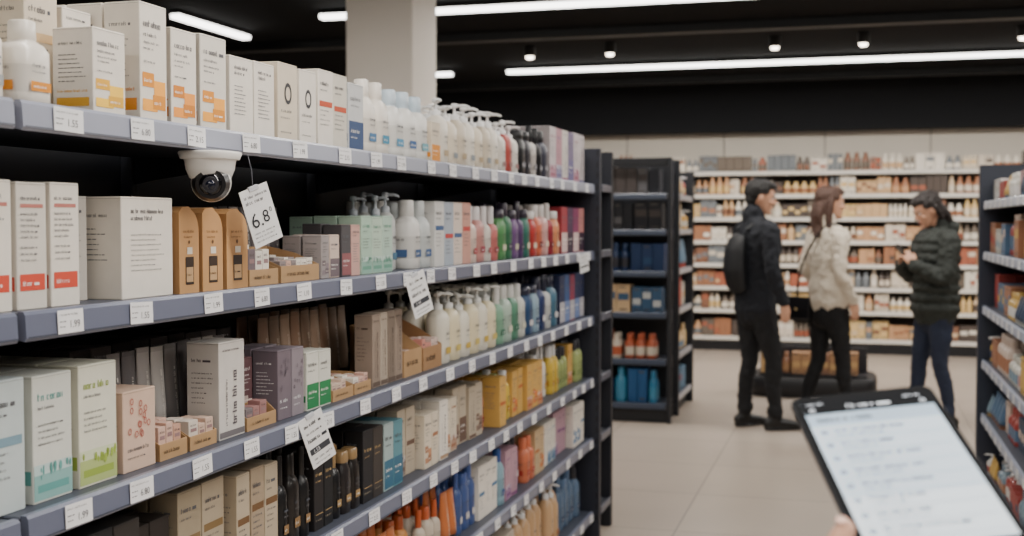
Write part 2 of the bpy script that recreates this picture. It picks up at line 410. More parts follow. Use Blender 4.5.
put('pump', Z1, 3.34, 3.95, .20, [(238, 234, 226), (232, 222, 205), (216, 206, 190)], [(190, 170, 140), (150, 160, 170)], n=7, rows=3, d=.075)
put('pump', Z1, 3.96, 4.20, .19, [(225, 222, 218), (190, 84, 80), (228, 226, 222)], (160, 120, 120), n=3, rows=3)
put('bottle', Z1, 4.21, 4.63, .19, [BK, (50, 50, 60), (205, 202, 200), BK, (60, 64, 82)], (120, 120, 130), n=5, rows=3, cap=BK)
put('box', Z1, 4.64, 5.27, .215, [(204, 196, 204), (186, 136, 154), (215, 210, 210), (120, 108, 146), (204, 196, 204)], [(160, 96, 120), (110, 104, 150)], n=6, rows=3)
# --- second shelf
RB = (220, 84, 66)
put('box', Z2, 1.30, 1.385, .19, WH, RB, style='redband', rows=3, d=.09); put('box', Z2, 1.388, 1.468, .19, WH, RB, style='redband', rows=3, d=.09)
put('box', Z2, 1.476, 1.546, .188, (230, 226, 222), RB, style='redband', rows=3, d=.09); put('box', Z2, 1.553, 1.625, .190, WH, RB, style='redband', rows=3, d=.09)
put('box', Z2, 1.640, 1.722, .172, (206, 203, 200), style='smalltext', inset=.085, rows=2, d=.1); put('box', Z2, 1.735, 1.893, .172, WH, style='smalltext', rows=2, d=.1)
KG = (212, 162, 108)
put('kraft', Z2, 1.905, 1.975, .158, KG, rows=3, d=.05, inset=.026); put('kraft', Z2, 1.985, 2.062, .157, KG, rows=3, d=.05, inset=.026); put('kraft', Z2, 2.074, 2.160, .156, KG, rows=3, d=.05, inset=.026)
put('tray', Z2, 2.172, 2.30, .055, KR, rows=1, d=.13, fillh=.075, cols=[(216, 200, 195), (120, 108, 118), WH]); put('tray', Z2, 2.31, 2.50, .06, KR, rows=1, d=.13, fillh=.05, back=.075, cols=[(226, 186, 172), WH, (150, 140, 144)])
put('box', Z2, 2.21, 2.38, .16, (84, 78, 82), (60, 56, 60), n=4, inset=.18, rows=2, d=.05, ink=(170, 166, 162), jit=.1); put('tube', Z2, 2.385, 2.62, .165, [(150, 146, 150), (104, 100, 106), (130, 122, 128)], (220, 216, 214), n=5, inset=.18, rows=2, d=.05, cap=(50, 50, 54))
put('box', Z2, 2.507, 2.61, .10, [(166, 160, 164), (222, 202, 194)], (120, 108, 116), n=2, rows=2, jit=.08); put('box', Z2, 2.625, 2.735, .125, [(84, 82, 88), (216, 172, 164)], (150, 96, 102), n=2, rows=2, d=.05, jit=.06)
put('box', Z2, 2.742, 2.95, .145, [(176, 210, 196), (190, 218, 204), (184, 214, 204)], (110, 168, 150), n=3, rows=3, style='leaf')
put('pump', Z2, 2.96, 3.10, .215, [(150, 172, 190), (206, 212, 216)], (90, 130, 160), n=2, inset=.07, rows=2, d=.06, cap=(190, 196, 204)); put('bottle', Z2, 3.10, 3.27, .19, [(224, 226, 228), (200, 210, 216)], (70, 100, 150), n=2, rows=3)
put('box', Z2, 3.28, 3.62, .19, [(220, 222, 226), (176, 190, 210), (230, 216, 208), (216, 160, 148)], [(70, 100, 150), (200, 76, 76)], n=4, rows=3, style='std')
put('bottle', Z2, 3.63, 3.95, .18, [(226, 206, 198), (206, 146, 144), (222, 218, 214), (206, 118, 116)], [(180, 74, 84), (160, 64, 84)], n=4, rows=3, cap=(225, 220, 220))
put('bottle', Z2, 3.96, 4.36, .2, [(84, 150, 92), (56, 120, 84), (116, 84, 140), (88, 62, 114), (50, 116, 104)], [(210, 210, 184), (60, 50, 80)], n=5, rows=3, cap=(50, 44, 58))
put('bottle', Z2, 4.37, 4.83, .2, [(190, 52, 50), (214, 104, 76), (220, 170, 168), (160, 44, 60), (224, 144, 100)], [(230, 210, 190), (120, 30, 38)], n=5, rows=3, cap=(214, 210, 206))
put('box', Z2, 4.84, 5.27, .195, [(174, 58, 70), (80, 46, 84), (144, 56, 104), (200, 134, 134)], [(220, 196, 196), (60, 40, 60)], n=4, rows=3, style='half')
# --- third shelf
put('box', Z3, 1.30, 1.39, .19, (206, 218, 224), (140, 170, 190), style='smalltext', rows=3, d=.08); put('box', Z3, 1.395, 1.49, .195, (204, 220, 228), (130, 164, 186), style='std', rows=3, d=.08)
put('box', Z3, 1.505, 1.60, .192, (226, 232, 230), (104, 172, 172), style='leaf', rows=3, d=.075); put('box', Z3, 1.615, 1.718, .195, (234, 236, 224), (158, 184, 84), style='leaf', rows=3, d=.075)
put('box', Z3, 1.733, 1.832, .137, (226, 196, 178), (190, 112, 104), style='flower', rows=2, d=.07)
put('tray', Z3, 1.842, 1.935, .05, KR, rows=1, d=.075, fillh=.06, cols=[(226, 190, 176), (214, 168, 148)]); put('tray', Z3, 1.942, 2.04, .045, KR, rows=1, d=.075, fillh=.05, cols=[(230, 220, 214), (222, 192, 176)])
put('tube', Z3, 1.86, 2.285, .185, [(140, 138, 142), (104, 102, 108), (168, 166, 170), (190, 188, 190)], (222, 222, 222), inset=.135, n=9, rows=1, d=.05, cap=(60, 60, 64))
put('box', Z3, 1.84, 2.42, .19, [(84, 82, 88), (130, 126, 130), (64, 62, 68)], (160, 156, 160), inset=.21, n=9, rows=2, d=.06, style='vert', ink=(190, 188, 190))
put('box', Z3, 2.048, 2.15, .19, (222, 220, 220), (120, 116, 122), style='vert', rows=1, d=.07, ink=(84, 76, 84))
put('tray', Z3, 2.157, 2.285, .045, KR, rows=1, d=.05, fillh=.05, cols=[(170, 126, 126), (130, 120, 128)]); put('box', Z3, 2.157, 2.285, .14, [(112, 80, 88), (140, 124, 138)], (200, 186, 186), n=3, inset=.085, rows=1, d=.045, ink=(220, 214, 214), jit=.08)
put('box', Z3, 2.292, 2.42, .15, [(122, 112, 126), (148, 138, 152)], (92, 84, 98), n=2, rows=2, d=.06, style='flower', ink=(230, 230, 230), jit=.04)
put('box', Z3, 2.43, 2.56, .13, [(230, 232, 226), (226, 230, 224)], (44, 136, 84), n=2, rows=1, d=.06, style='half')
put('tray', Z3, 2.57, 2.69, .045, KR, rows=1, d=.12, fillh=.045, cols=[WH, (224, 200, 188)]); put('tray', Z3, 2.695, 2.80, .045, KR, rows=1, d=.12, fillh=.04, cols=[(226, 186, 176), WH])
put('tube', Z3, 2.50, 3.00, .2, [(160, 128, 106), (134, 110, 94), (180, 156, 138)], (220, 212, 202), inset=.17, n=9, rows=2, d=.05, cap=(62, 50, 44))
put('box', Z3, 2.81, 3.02, .19, [(156, 140, 128), (182, 168, 156), (132, 118, 108)], (100, 84, 76), n=4, rows=1, d=.05, style='vert', ink=(80, 66, 58), jit=.06)
put('tray', Z3, 3.03, 3.17, .12, KR, rows=1, d=.16, fillh=.06, back=.14, cols=[(224, 200, 196), WH]); put('tray', Z3, 3.18, 3.34, .11, (172, 132, 92), rows=1, d=.16, fillh=.08, back=.15, cols=[(214, 144, 134), (220, 196, 190)])
put('pump', Z3, 3.35, 3.93, .215, [(228, 224, 212), (230, 220, 188)], [(204, 174, 80), (210, 190, 110)], n=6, rows=3, d=.075, cap=(226, 226, 222))
put('bottle', Z3, 3.94, 4.30, .2, [(130, 178, 154), (176, 200, 190), (88, 146, 122), (204, 208, 204)], [(50, 114, 94), (210, 210, 194)], n=4, rows=3, cap=(216, 216, 212))
put('bottle', Z3, 4.31, 4.80, .21, [(46, 80, 126), (144, 176, 200), (38, 56, 108), (200, 204, 208), (70, 116, 146)], [(204, 204, 210), (46, 66, 108)], n=5, rows=3, cap=(40, 44, 64))
put('box', Z3, 4.81, 5.27, .2, [(42, 50, 88), (56, 88, 146), (144, 52, 82), (36, 46, 88)], [(180, 180, 190), (110, 134, 186)], n=5, rows=3, style='half')
# --- fourth shelf
put('box', Z4, 1.55, 1.78, .20, [(60, 56, 56), (44, 44, 48)], (150, 130, 100), n=3, rows=3, style='gold', d=.06); put('box', Z4, 1.79, 1.92, .17, (54, 48, 46), (150, 130, 100), rows=3, style='gold', inset=.06, n=2, d=.06)
put('box', Z4, 1.93, 2.10, .205, [(176, 162, 140), (192, 178, 156)], (140, 116, 80), n=2, rows=2, style='std', inset=.05, d=.06); put('box', Z4, 2.11, 2.29, .20, [(196, 182, 160), (176, 158, 136)], (120, 90, 60), n=3, rows=2, style='std', inset=.03, d=.06, jit=.05)
put('bottle', Z4, 2.30, 2.46, .195, [BK, (44, 40, 40), BK], (150, 120, 84), n=3, rows=3, cap=(30, 28, 28), d=.05); put('box', Z4, 2.465, 2.57, .18, [(34, 32, 34), BK], (150, 120, 84), n=2, rows=3, style='gold', d=.05, jit=.04)
put('bottle', Z4, 2.575, 2.74, .17, [BK, (40, 36, 38), (30, 26, 26)], (170, 140, 96), n=3, rows=3, cap=(150, 122, 84), d=.05); put('box', Z4, 2.745, 2.88, .18, [(34, 34, 38), (62, 56, 54)], (160, 130, 90), n=2, rows=3, style='gold', d=.05)
put('box', Z4, 2.885, 3.02, .175, [(168, 192, 198), (96, 152, 170)], (60, 112, 142), n=2, rows=3, style='half')
R2 = random.Random(5)
seq(Z4, 3.03, 3.9, [('box', .07, .18, WH, (190, 160, 130)), ('box', .06, .17, CR, (170, 120, 90)), ('pump', .065, .2, (220, 208, 184), (180, 144, 98)), ('bottle', .06, .19, (150, 188, 200), (60, 112, 146)), ('box', .07, .19, (196, 182, 164), (112, 88, 78)), ('bottle', .06, .18, (206, 120, 90), (150, 60, 50))], R2, .21)
seq(Z4, 3.91, 5.28, [('bottle', .065, .2, (226, 192, 70), (190, 136, 34)), ('box', .07, .19, (226, 214, 170), (200, 154, 60)), ('bottle', .065, .2, WH, (220, 170, 50)), ('box', .075, .18, (220, 174, 90), (190, 100, 46)), ('bottle', .06, .19, (160, 176, 110), (90, 120, 50))], R2, .21)
seq(Z5, 1.9, 2.8, [('box', .075, .18, (90, 66, 50), (160, 130, 96)), ('bottle', .065, .19, (66, 52, 44), (150, 116, 80)), ('box', .07, .17, (130, 116, 100), (70, 56, 46))], R2, .21)
seq(Z5, 2.81, 3.5, [('bottle', .065, .19, (196, 104, 46), (120, 56, 34)), ('bottle', .07, .18, (216, 146, 76), (164, 80, 42)), ('box', .075, .18, (176, 126, 96), (120, 56, 44)), ('bottle', .065, .18, (206, 194, 182), (190, 90, 50)), ('tube', .06, .17, (206, 116, 64), (220, 210, 200))], R2, .2)
seq(Z5, 3.51, 5.28, [('box', .07, .18, WH, (80, 124, 166)), ('bottle', .065, .19, (140, 178, 200), (50, 84, 150)), ('bottle', .07, .19, (220, 120, 84), (184, 60, 50)), ('box', .075, .18, (196, 156, 178), (130, 80, 134)), ('bottle', .065, .2, (70, 96, 160), (200, 200, 206)), ('box', .07, .19, (214, 184, 144), (186, 108, 50))], R2, .2)
seq(Z6, 2.6, 5.28, [('box', .1, .21, (186, 164, 138), (136, 100, 76)), ('bottle', .085, .24, (170, 180, 176), (64, 104, 112)), ('bottle', .085, .25, (94, 122, 158), (50, 66, 104)), ('box', .11, .22, (206, 194, 182), (180, 104, 66)), ('pump', .085, .26, (210, 172, 130), (176, 116, 68))], R2, .27)

# ---------------------------------------------------------------- shelving
FR = (20, 22, 28); SH = (62, 67, 80); ST = (102, 107, 126)
def gondola_geo(B, y0, y1, zs, depth, top, strip=ST, frame=FR, board=SH, labels=True, r=None, back=True, base=.12, sh=.038, topstrip=None):
    r = r or rng
    if back: B.cbox(-depth-.03, -depth, y0, y1, 0, top, frame, .002, 2)
    B.cbox(-depth, -.03, y0, y1, 0, base-.026, frame, .003, 2)
    ny = max(1, round((y1-y0)/1.0))
    for i in range(ny+1):
        y = y0+(y1-y0)*i/ny; ya = max(y0, min(y1-.03, y-.015))
        B.cbox(-depth, -depth+.03, ya, ya+.03, base, top, (36, 38, 46), .002, 2)
        for q in range(int((top-base)/.05)): B.add([(-depth+.0306, ya+.011, base+q*.05), (-depth+.0306, ya+.019, base+q*.05), (-depth+.0306, ya+.019, base+q*.05+.025), (-depth+.0306, ya+.011, base+q*.05+.025)], [(0, 1, 2, 3)], (8, 8, 10), 2)
    for z in zs:
        B.cbox(-depth+.031, -.001, y0+.002, y1-.002, z-.024, z, board, .002, 2)
        stc = topstrip if (topstrip and z == max(zs)) else strip
        prof = [(-.002, z-.024), (-.002, z-sh), (.010, z-sh-.003), (.013, z-sh+.002), (.011, z-.003), (.007, z+.002), (-.002, z+.002)]
        rings = [[(a, y, b) for a, b in prof] for y in (y0+.004, y1-.004)]
        B.loft([rings[0], rings[1]], stc, 1)
        F = Face(B, (.0135, y0, z-sh), (0, 1, 0), Vector((-.0015/sh, 0, 1)), (1, 0, 0), y1-y0, sh, eps=.0012)
        dkst = tuple(int(c*.68) for c in stc)
        F.rect(.006, F.W-.006, .001, .004, dkst)
        if labels:
            u = r.uniform(.06, .1)
            while u < F.W-.08:
                w = r.uniform(.060, .070); a = r.uniform(-.03, .03)
                G = Face(B, F.p(u, .002, .0006), (F.U+F.V*a), (F.V-F.U*a), F.N, w, sh*.92, eps=0)
                G.rect(0, w, 0, sh*.92, (234, 234, 236))
                G.text(r.choice(["1.55", "1.10", "1.99", "2.15", "6.80"]), w*.42, .008, .0155, (96, 96, 102), e=.0006)
                G.words(.004, w-.004, sh*.70, .0032, (130, 130, 134), r, e=.0006); G.words(.004, w*.36, sh*.45, .0026, (130, 130, 134), r, e=.0006); G.words(.004, w*.3, sh*.25, .0026, (130, 130, 134), r, e=.0006)
                u += w+r.uniform(.10, .17)
        if z > base+.1:
            for i in range(ny+1):
                y = y0+(y1-y0)*i/ny; ya = max(y0+.003, min(y1-.007, y-.002))
                B.loft([[(-depth+.03, yy, z-.024), (-depth+.03, yy, z-.085), (-depth+.08, yy, z-.075), (-.06, yy, z-.030), (-.06, yy, z-.024)] for yy in (ya, ya+.004)], (50, 52, 60), 2)

zs1 = [Z1, Z2, Z3, Z4, Z5, Z6]
R3 = random.Random(8)
B = MB(Matrix.Translation((GX, 0, 0)))
gondola_geo(B, 1.437, 5.30, zs1, .47, 1.72, r=R3, topstrip=(148, 152, 168))
gondola_geo(B, .45, 1.428, zs1, .47, 1.72, r=R3, topstrip=(148, 152, 168))
B.cbox(-.50, .035, 5.303, 5.34, 0, 1.785, (32, 35, 46), .003, 2)
B.cbox(-.50, .02, 5.345, 5.375, 0, 1.785, (20, 22, 28), .003, 2)
B.cbox(-.02, .03, 5.60, 5.64, 0, 1.785, (26, 28, 36), .003, 2); B.cbox(-.50, -.45, 5.60, 5.64, 0, 1.785, (26, 28, 36), .003, 2)
for z in zs1: B.cbox(-.5, .02, 5.38, 5.598, z-.02, z, (40, 44, 54), .002, 2); B.cbox(.021, .03, 5.38, 5.60, z-.03, z+.004, (80, 84, 98), .002, 1)
for q in range(34):
    for yy in (5.612, 5.622): B.add([(.0308, yy, .1+q*.05), (.0308, yy+.005, .1+q*.05), (.0308, yy+.005, .125+q*.05), (.0308, yy, .125+q*.05)], [(0, 1, 2, 3)], (6, 6, 8), 2)
for q in range(34): B.add([(.02, 5.3024, .1+q*.05), (.028, 5.3024, .1+q*.05), (.028, 5.3024, .125+q*.05), (.02, 5.3024, .125+q*.05)], [(0, 1, 2, 3)], (6, 6, 8), 2)
B.obj("shelving_gondola")

def fill(B, y0, y1, z, hmax, depth, pal, r, kinds=('box', 'bottle', 'box', 'bottle', 'tube', 'pump'), wmin=.06, wmax=.11, rows=2, hmin=.5, ms=.95, mv=.95):
    y = y0+.01
    while y < y1-.06:
        kind = r.choice(kinds); w = r.uniform(wmin, wmax); nf = r.choice([1, 2, 2, 3, 4]); col = mute(r.choice(pal), ms, mv); acc = mute(r.choice(pal), ms, mv)
        h = hmax*r.uniform(hmin, .95); ins = r.uniform(.01, .05); fn = KIND[kind][0]
        for i in range(nf):
            if y+w > y1-.01: y += w; break
            dd = min(w, .09)
            for q in range(rows):
                fn(B, -ins-q*(dd+.004), y+.002, y+w-.002, z, dd, h*r.uniform(.98, 1.02), col, r, acc=acc, lod=2)
            y += w
        y += r.uniform(0, .012)

B = MB(Matrix.Translation((GX, 0, 0)) )
for z in zs1[1:]: fill(B, 5.385, 5.59, z, .2, .3, [(60, 62, 74), (120, 120, 126), (150, 140, 130), (80, 84, 100)], R3)
B.obj("endcap_stock_assortment")
B = MB(Matrix.Translation((GX, 0, 0)))
for z in (Z1, Z2, Z3): fill(B, .5, 1.29, z, .2, .3, [WH, CR, (200, 210, 214), (214, 190, 170)], R3)
for z in (Z4, Z5, Z6): fill(B, .5, 1.42, z, .2, .3, [(150, 130, 110), CR, (90, 90, 96), (214, 190, 170)], R3)
B.obj("toiletries_assortment")

# right-hand gondola
RZ = [1.56, 1.30, 1.02, .74, .46, .15]
MR = Matrix.Translation((.65, 0, 0)) @ Matrix.Rotation(math.pi, 4, 'Z')
B = MB(MR)
gondola_geo(B, -6.65, -3.6, RZ, .45, 1.62, strip=(150, 160, 180), r=R3, topstrip=(186, 192, 206))
B.cbox(-.48, .03, -6.72, -6.655, 0, 1.75, (40, 46, 60), .003, 2); B.cbox(-.48, .03, -3.595, -3.56, 0, 1.75, (40, 46, 60), .003, 2)
B.obj("shelving_gondola")
B = MB(MR)
pr = [(180, 70, 66), (216, 196, 186), (86, 120, 160), (224, 224, 226), (176, 120, 90), (214, 176, 90), (130, 160, 184), (196, 146, 152), (50, 72, 106), (206, 206, 200)]
for z in RZ: fill(B, -6.64, -3.62, z, .2 if z < 1.5 else .17, .3, pr, R3, ms=.9, mv=.92)
B.obj("household_product_assortment")

# end display of the next row (faces the camera) + its aisle side
ME = Matrix.Translation((0, 8.60, 0)) @ Matrix.Rotation(-math.pi/2, 4, 'Z')
ez = [1.66, 1.40, 1.10, .80, .46, .14]
B = MB(ME)
gondola_geo(B, -2.15, -1.30, ez, .38, 1.92, strip=(60, 68, 84), labels=False, r=R3, board=(50, 54, 66))
B.cbox(-.41, .02, -2.19, -2.155, 0, 1.92, (20, 23, 30), .003, 2)
B.cbox(-.41, -.37, -1.296, -1.265, 0, 1.92, (20, 23, 30), .003, 2); B.cbox(-.03, .01, -1.296, -1.265, 0, 1.92, (20, 23, 30), .003, 2)
B.cbox(-.06, .0, -2.15, -1.30, 1.86, 1.92, (14, 16, 22), .003, 2)
B.obj("endcap_display")
B = MB(ME)
blk = [(30, 32, 40), (48, 50, 60), (70, 64, 64), (96, 96, 102)]; blu = [(50, 124, 170), (84, 154, 190), (30, 84, 140), (60, 136, 176)]; wrm = [(214, 150, 100), (220, 212, 200), (70, 84, 104), (190, 96, 64)]
for z, p in zip(ez, [blk, blk, [(30, 56, 100), (40, 74, 116), (50, 50, 60)], [(56, 90, 126), (190, 196, 200), (196, 170, 136)], wrm, blu]): fill(B, -2.14, -1.31, z, .22 if p is not blu else .27, .3, p, R3, rows=2, hmin=.8, ms=1.0, kinds=('box', 'bottle', 'box'))
B.obj("boxed_product_assortment")
MS = Matrix.Translation((-1.28, 0, 0))
B = MB(MS)
gondola_geo(B, 9.02, 9.75, ez, .38, 1.86, strip=(170, 170, 176), labels=False, r=R3)
B.cbox(-.41, .02, 9.755, 9.79, 0, 1.86, (24, 27, 34), .003, 2)
B.obj("shelving_gondola")
B = MB(MS)
for z in ez: fill(B, 9.03, 9.74, z, .25, .3, [(226, 176, 80), (222, 218, 212), (196, 74, 64), (110, 146, 180), (226, 196, 150)], R3)
B.obj("snack_packet_assortment")

# far wall shelving
FZ = [2.03, 1.77, 1.51, 1.25, .99, .73, .47, .16]
MF = Matrix.Translation((0, 13.8, 0)) @ Matrix.Rotation(-math.pi/2, 4, 'Z')
B = MB(MF)
gondola_geo(B, -6.0, 4.5, FZ, .42, 2.06, strip=(224, 218, 208), board=(160, 152, 144), frame=(72, 60, 52), labels=False, r=R3, sh=.042)
B.cbox(-.10, .01, -6.0, 4.5, 0, .10, (14, 14, 18), .003, 2)
B.obj("wall_shelving_unit")
B = MB(MF)
warm = [(206, 158, 118), (230, 216, 196), (172, 118, 86), (218, 192, 160), (144, 100, 78), (236, 230, 220), (118, 106, 96), (216, 178, 134), (220, 208, 190), (176, 100, 76), (90, 80, 74), (122, 130, 138), (226, 194, 132), (238, 232, 224), (226, 214, 200)]
for z in FZ: fill(B, -5.9, 4.4, z, .215, .3, warm, R3, wmin=.05, wmax=.10, kinds=('box', 'bottle', 'box', 'bottle', 'box'), rows=1, hmin=.65, ms=.92, mv=.99)
B.obj("grocery_assortment")

# low promotional stand between the shoppers and the back wall
B = MB(Matrix.Translation((-.33, 10.5, 0)))
B.vloft(0, 0, [(0, .50, .34), (.02, .52, .36), (.15, .52, .36), (.17, .50, .34)], (20, 20, 24), 40, 5, 2)
B.cbox(-.44, .44, -.26, .26, .171, .19, (34, 34, 40), .003, 2)
B.cbox(-.44, .44, -.02, .02, .191, .40, (34, 34, 40), .003, 2)
B.M = Matrix.Translation((-.33, 10.24, 0)) @ Matrix.Rotation(-math.pi/2, 4, 'Z')
fill(B, -.43, .43, .191, .20, .2, [(196, 160, 110), (150, 110, 86), (206, 194, 176), (170, 130, 96)], R3, rows=2, hmin=.8, wmax=.08, kinds=('box', 'box', 'bottle'))
B.obj("promotional_display_stand")

# ---------------------------------------------------------------- dome camera under top shelf
cam_e = empty("dome_security_camera", (GX+.010, 1.955, 0))
B = MB(); zt = Z1-.0425
W2 = (226, 223, 218)
B.vloft(0, 0, [(zt-.014, .046, .052), (zt-.003, .050, .056), (zt, .048, .054)], W2, 32, 3.0, 1)
B.vloft(0, 0, [(zt-.052, .028, .032), (zt-.048, .034, .040), (zt-.032, .040, .047), (zt-.018, .042, .049), (zt-.014, .044, .050)], W2, 32, 2.3, 1)
B.obj("housing", parent=cam_e)
B = MB(Matrix.Translation((.004, -.004, zt-.056)) @ Matrix.Rotation(math.radians(-62), 4, 'Z') @ Matrix.Rotation(math.radians(97), 4, 'Y'))
B.ell((0, 0, 0), (.036, .036, .036), W2, 28, 1)
def cyl(B, z0, z1, r0, r1, col, mat=1, n=28): B.vloft(0, 0, [(z0, r0, r0), (z1, r1, r1)], col, n, 2, mat)
cyl(B, .010, .0335, .0345, .0265, (26, 26, 30)); B.ell((0, 0, .020), (.025, .025, .023), (12, 12, 16), 24, 3)
cyl(B, .038, .046, .0145, .0135, (50, 50, 56)); B.ell((0, 0, .043), (.0100, .0100, .006), (20, 24, 40), 18, 3)
B.obj("camera_eye", parent=cam_e)

# ---------------------------------------------------------------- hanging price tickets
def ticket(y, z, w, h, roll, yaw, lines, xo=.035, stem=.05):
    e = empty("price_tag", (GX+xo, y, z))
    RM = Matrix.Rotation(math.radians(yaw), 4, 'Z') @ Matrix.Rotation(math.radians(roll), 4, 'X')
    B = MB(RM)
    B.cbox(-.0006, .0006, -w/2, w/2, -h/2, h/2, (230, 230, 230), .0003)
    F = Face(B, (.0006, -w/2, -h/2), (0, 1, 0), (0, 0, 1), (1, 0, 0), w, h)
    lines(F)
    B.cbox(-.003, .003, -.012, .012, h*.44, h*.52, (196, 198, 204), .0008, 1)
    B.obj("card", parent=e)
    B = MB(); hp = RM @ Vector((0, 0, h*.5))
    B.tube([(-xo+.012, hp.y, stem), (-.010, hp.y, (stem+hp.z)/2), tuple(hp)], [.0009]*3, 6, (90, 92, 100), (0, 1, 0), 2)
    B.obj("clip", parent=e)
rt = random.Random(2)
def l1(F):
    W, H = F.W, F.H
    F.words(W*.1, W*.9, H*.84, H*.045, (90, 90, 94), rt, fill=1); F.words(W*.1, W*.9, H*.74, H*.06, (70, 70, 74), rt, fill=.8)
    F.text("6.", W*.10, H*.33, H*.36, (40, 42, 48)); F.text("8", W*.52, H*.36, H*.30, (40, 42, 48)); F.text("0", W*.80, H*.50, H*.12, (40, 42, 48))
    for k in range(3): F.words(W*.1, W*.9, H*(.22-.07*k), H*.035, (120, 120, 124), rt, fill=.9)
def l2(F):
    W, H = F.W, F.H
    F.words(W*.15, W*.85, H*.80, H*.07, (60, 60, 64), rt, fill=1); F.words(W*.15, W*.9, H*.66, H*.05, (90, 90, 94), rt)
    F.words(W*.12, W*.92, H*.5, H*.09, (60, 62, 68), rt, fill=1); F.rect(W*.08, W*.92, H*.26, H*.38, (60, 62, 68)); F.text("1.55", W*.2, H*.285, H*.10, (226, 226, 228), e=.0008)
    F.words(W*.15, W*.9, H*.14, H*.05, (90, 90, 94), rt, fill=1); F.words(W*.15, W*.9, H*.06, H*.03, (90, 90, 94), rt)
ticket(2.110, 1.465, .070, .115, 20, -25, l1, xo=.030, stem=.115)
ticket(2.975, 1.262, .072, .115, 20, -25, l2, stem=.050)
ticket(2.345, .988, .068, .115, 22, -25, l2, stem=.03)
ticket(4.98, 1.28, .07, .08, 10, -20, l2, stem=.03)

# ---------------------------------------------------------------- room shell
def plane_mat_floor():
    m, nt, b = newmat("floor_tiles")
    tc = nt.nodes.new("ShaderNodeTexCoord"); br = nt.nodes.new("ShaderNodeTexBrick")
    br.offset = 0; br.inputs["Scale"].default_value = 1; br.inputs["Brick Width"].default_value = .8; br.inputs["Row Height"].default_value = .8
    br.inputs["Mortar Size"].default_value = .004; br.inputs["Mortar Smooth"].default_value = .2; br.inputs["Bias"].default_value = 0
    br.inputs["Color1"].default_value = (*lin((174, 161, 148)), 1); br.inputs["Color2"].default_value = (*lin((166, 153, 141)), 1); br.inputs["Mortar"].default_value = (*lin((116, 106, 98)), 1)
    nt.links.new(tc.outputs["Object"], br.inputs["Vector"])
    n = nt.nodes.new("ShaderNodeTexNoise"); n.inputs["Scale"].default_value = 2.5; n.inputs["Detail"].default_value = 6
    nt.links.new(tc.outputs["Object"], n.inputs["Vector"])
    mr = nt.nodes.new("ShaderNodeMapRange"); mr.inputs["To Min"].default_value = .93; mr.inputs["To Max"].default_value = 1.07; nt.links.new(n.outputs["Fac"], mr.inputs["Value"])
    hs = nt.nodes.new("ShaderNodeHueSaturation"); nt.links.new(br.outputs["Color"], hs.inputs["Color"]); nt.links.new(mr.outputs["Result"], hs.inputs["Value"]); nt.links.new(hs.outputs["Color"], b.inputs["Base Color"])
    b.inputs["Roughness"].default_value = .36
    return m
X0, X1, Y0, Y1, H = -9.0, 6.0, -4.0, 14.3, 3.05
def slab(name, a, b, mat):
    B = MB(); B.cbox(a[0], b[0], a[1], b[1], a[2], b[2], (128, 128, 128), .001); return B.obj(name, [mat])
slab("floor", (X0-.2, Y0-.2, -.1), (X1+.2, Y1+.2, 0), plane_mat_floor())
m_ceil = solid("black_painted_ceiling", (6, 7, 11), .95, bump=.1)
m_ceil.node_tree.nodes["Principled BSDF"].inputs["Specular IOR Level"].default_value = .15
slab("ceiling", (X0-.2, Y0-.2, H), (X1+.2, Y1+.2, H+.1), m_ceil)
m_cream = solid("cream_wall_paint", (226, 217, 203), .7, scale=3, var=.03)
m_grey = solid("warm_grey_wall_paint", (120, 115, 108), .8, scale=3, var=.03)
m_dark = solid("charcoal_wall_paint", (12, 15, 21), .85, scale=3, var=.05)
slab("wall_far", (X0, Y1, 0), (X1, Y1+.15, H), m_cream)
slab("trim_1", (X0, Y1-.25, 2.50), (X1, Y1-.001, H), m_dark)
B = MB()
for k in range(13): x = -8.4+k*1.15; B.cbox(x, x+.012, Y1-.008, Y1-.001, 0, 2.499, (150, 142, 132), .001)
B.obj("trim_2")
slab("wall_left", (X0-.15, Y0, 0), (X0, Y1, H), m_dark)
slab("wall_right", (X1, Y0, 0), (X1+.15, Y1, H), m_grey)
slab("wall_back", (X0, Y0-.15, 0), (X1, Y0, H), m_grey)
B = MB(); B.cbox(-3.085, -2.641, 7.0, 7.444, .12, H, (200, 192, 182), .006); B.cbox(-3.095, -2.631, 6.99, 7.454, 0, .119, (120, 116, 112), .004)
B.obj("structural_column", [solid("column_plaster", (244, 235, 223), .7, scale=4, var=.03)])
B = MB()
for y in (6.2, 9.7, 13.2): B.cbox(X0+.1, X1-.1, y, y+.12, H-.07, H-.001, (8, 10, 14), .003, 2)
for x in (-6.9,): B.tube([(x, -3.8, H-.16), (x, 13.8, H-.16)], [.12, .12], 20, (14, 16, 21), (1, 0, 0), 2)
B.obj("ceiling_ductwork")

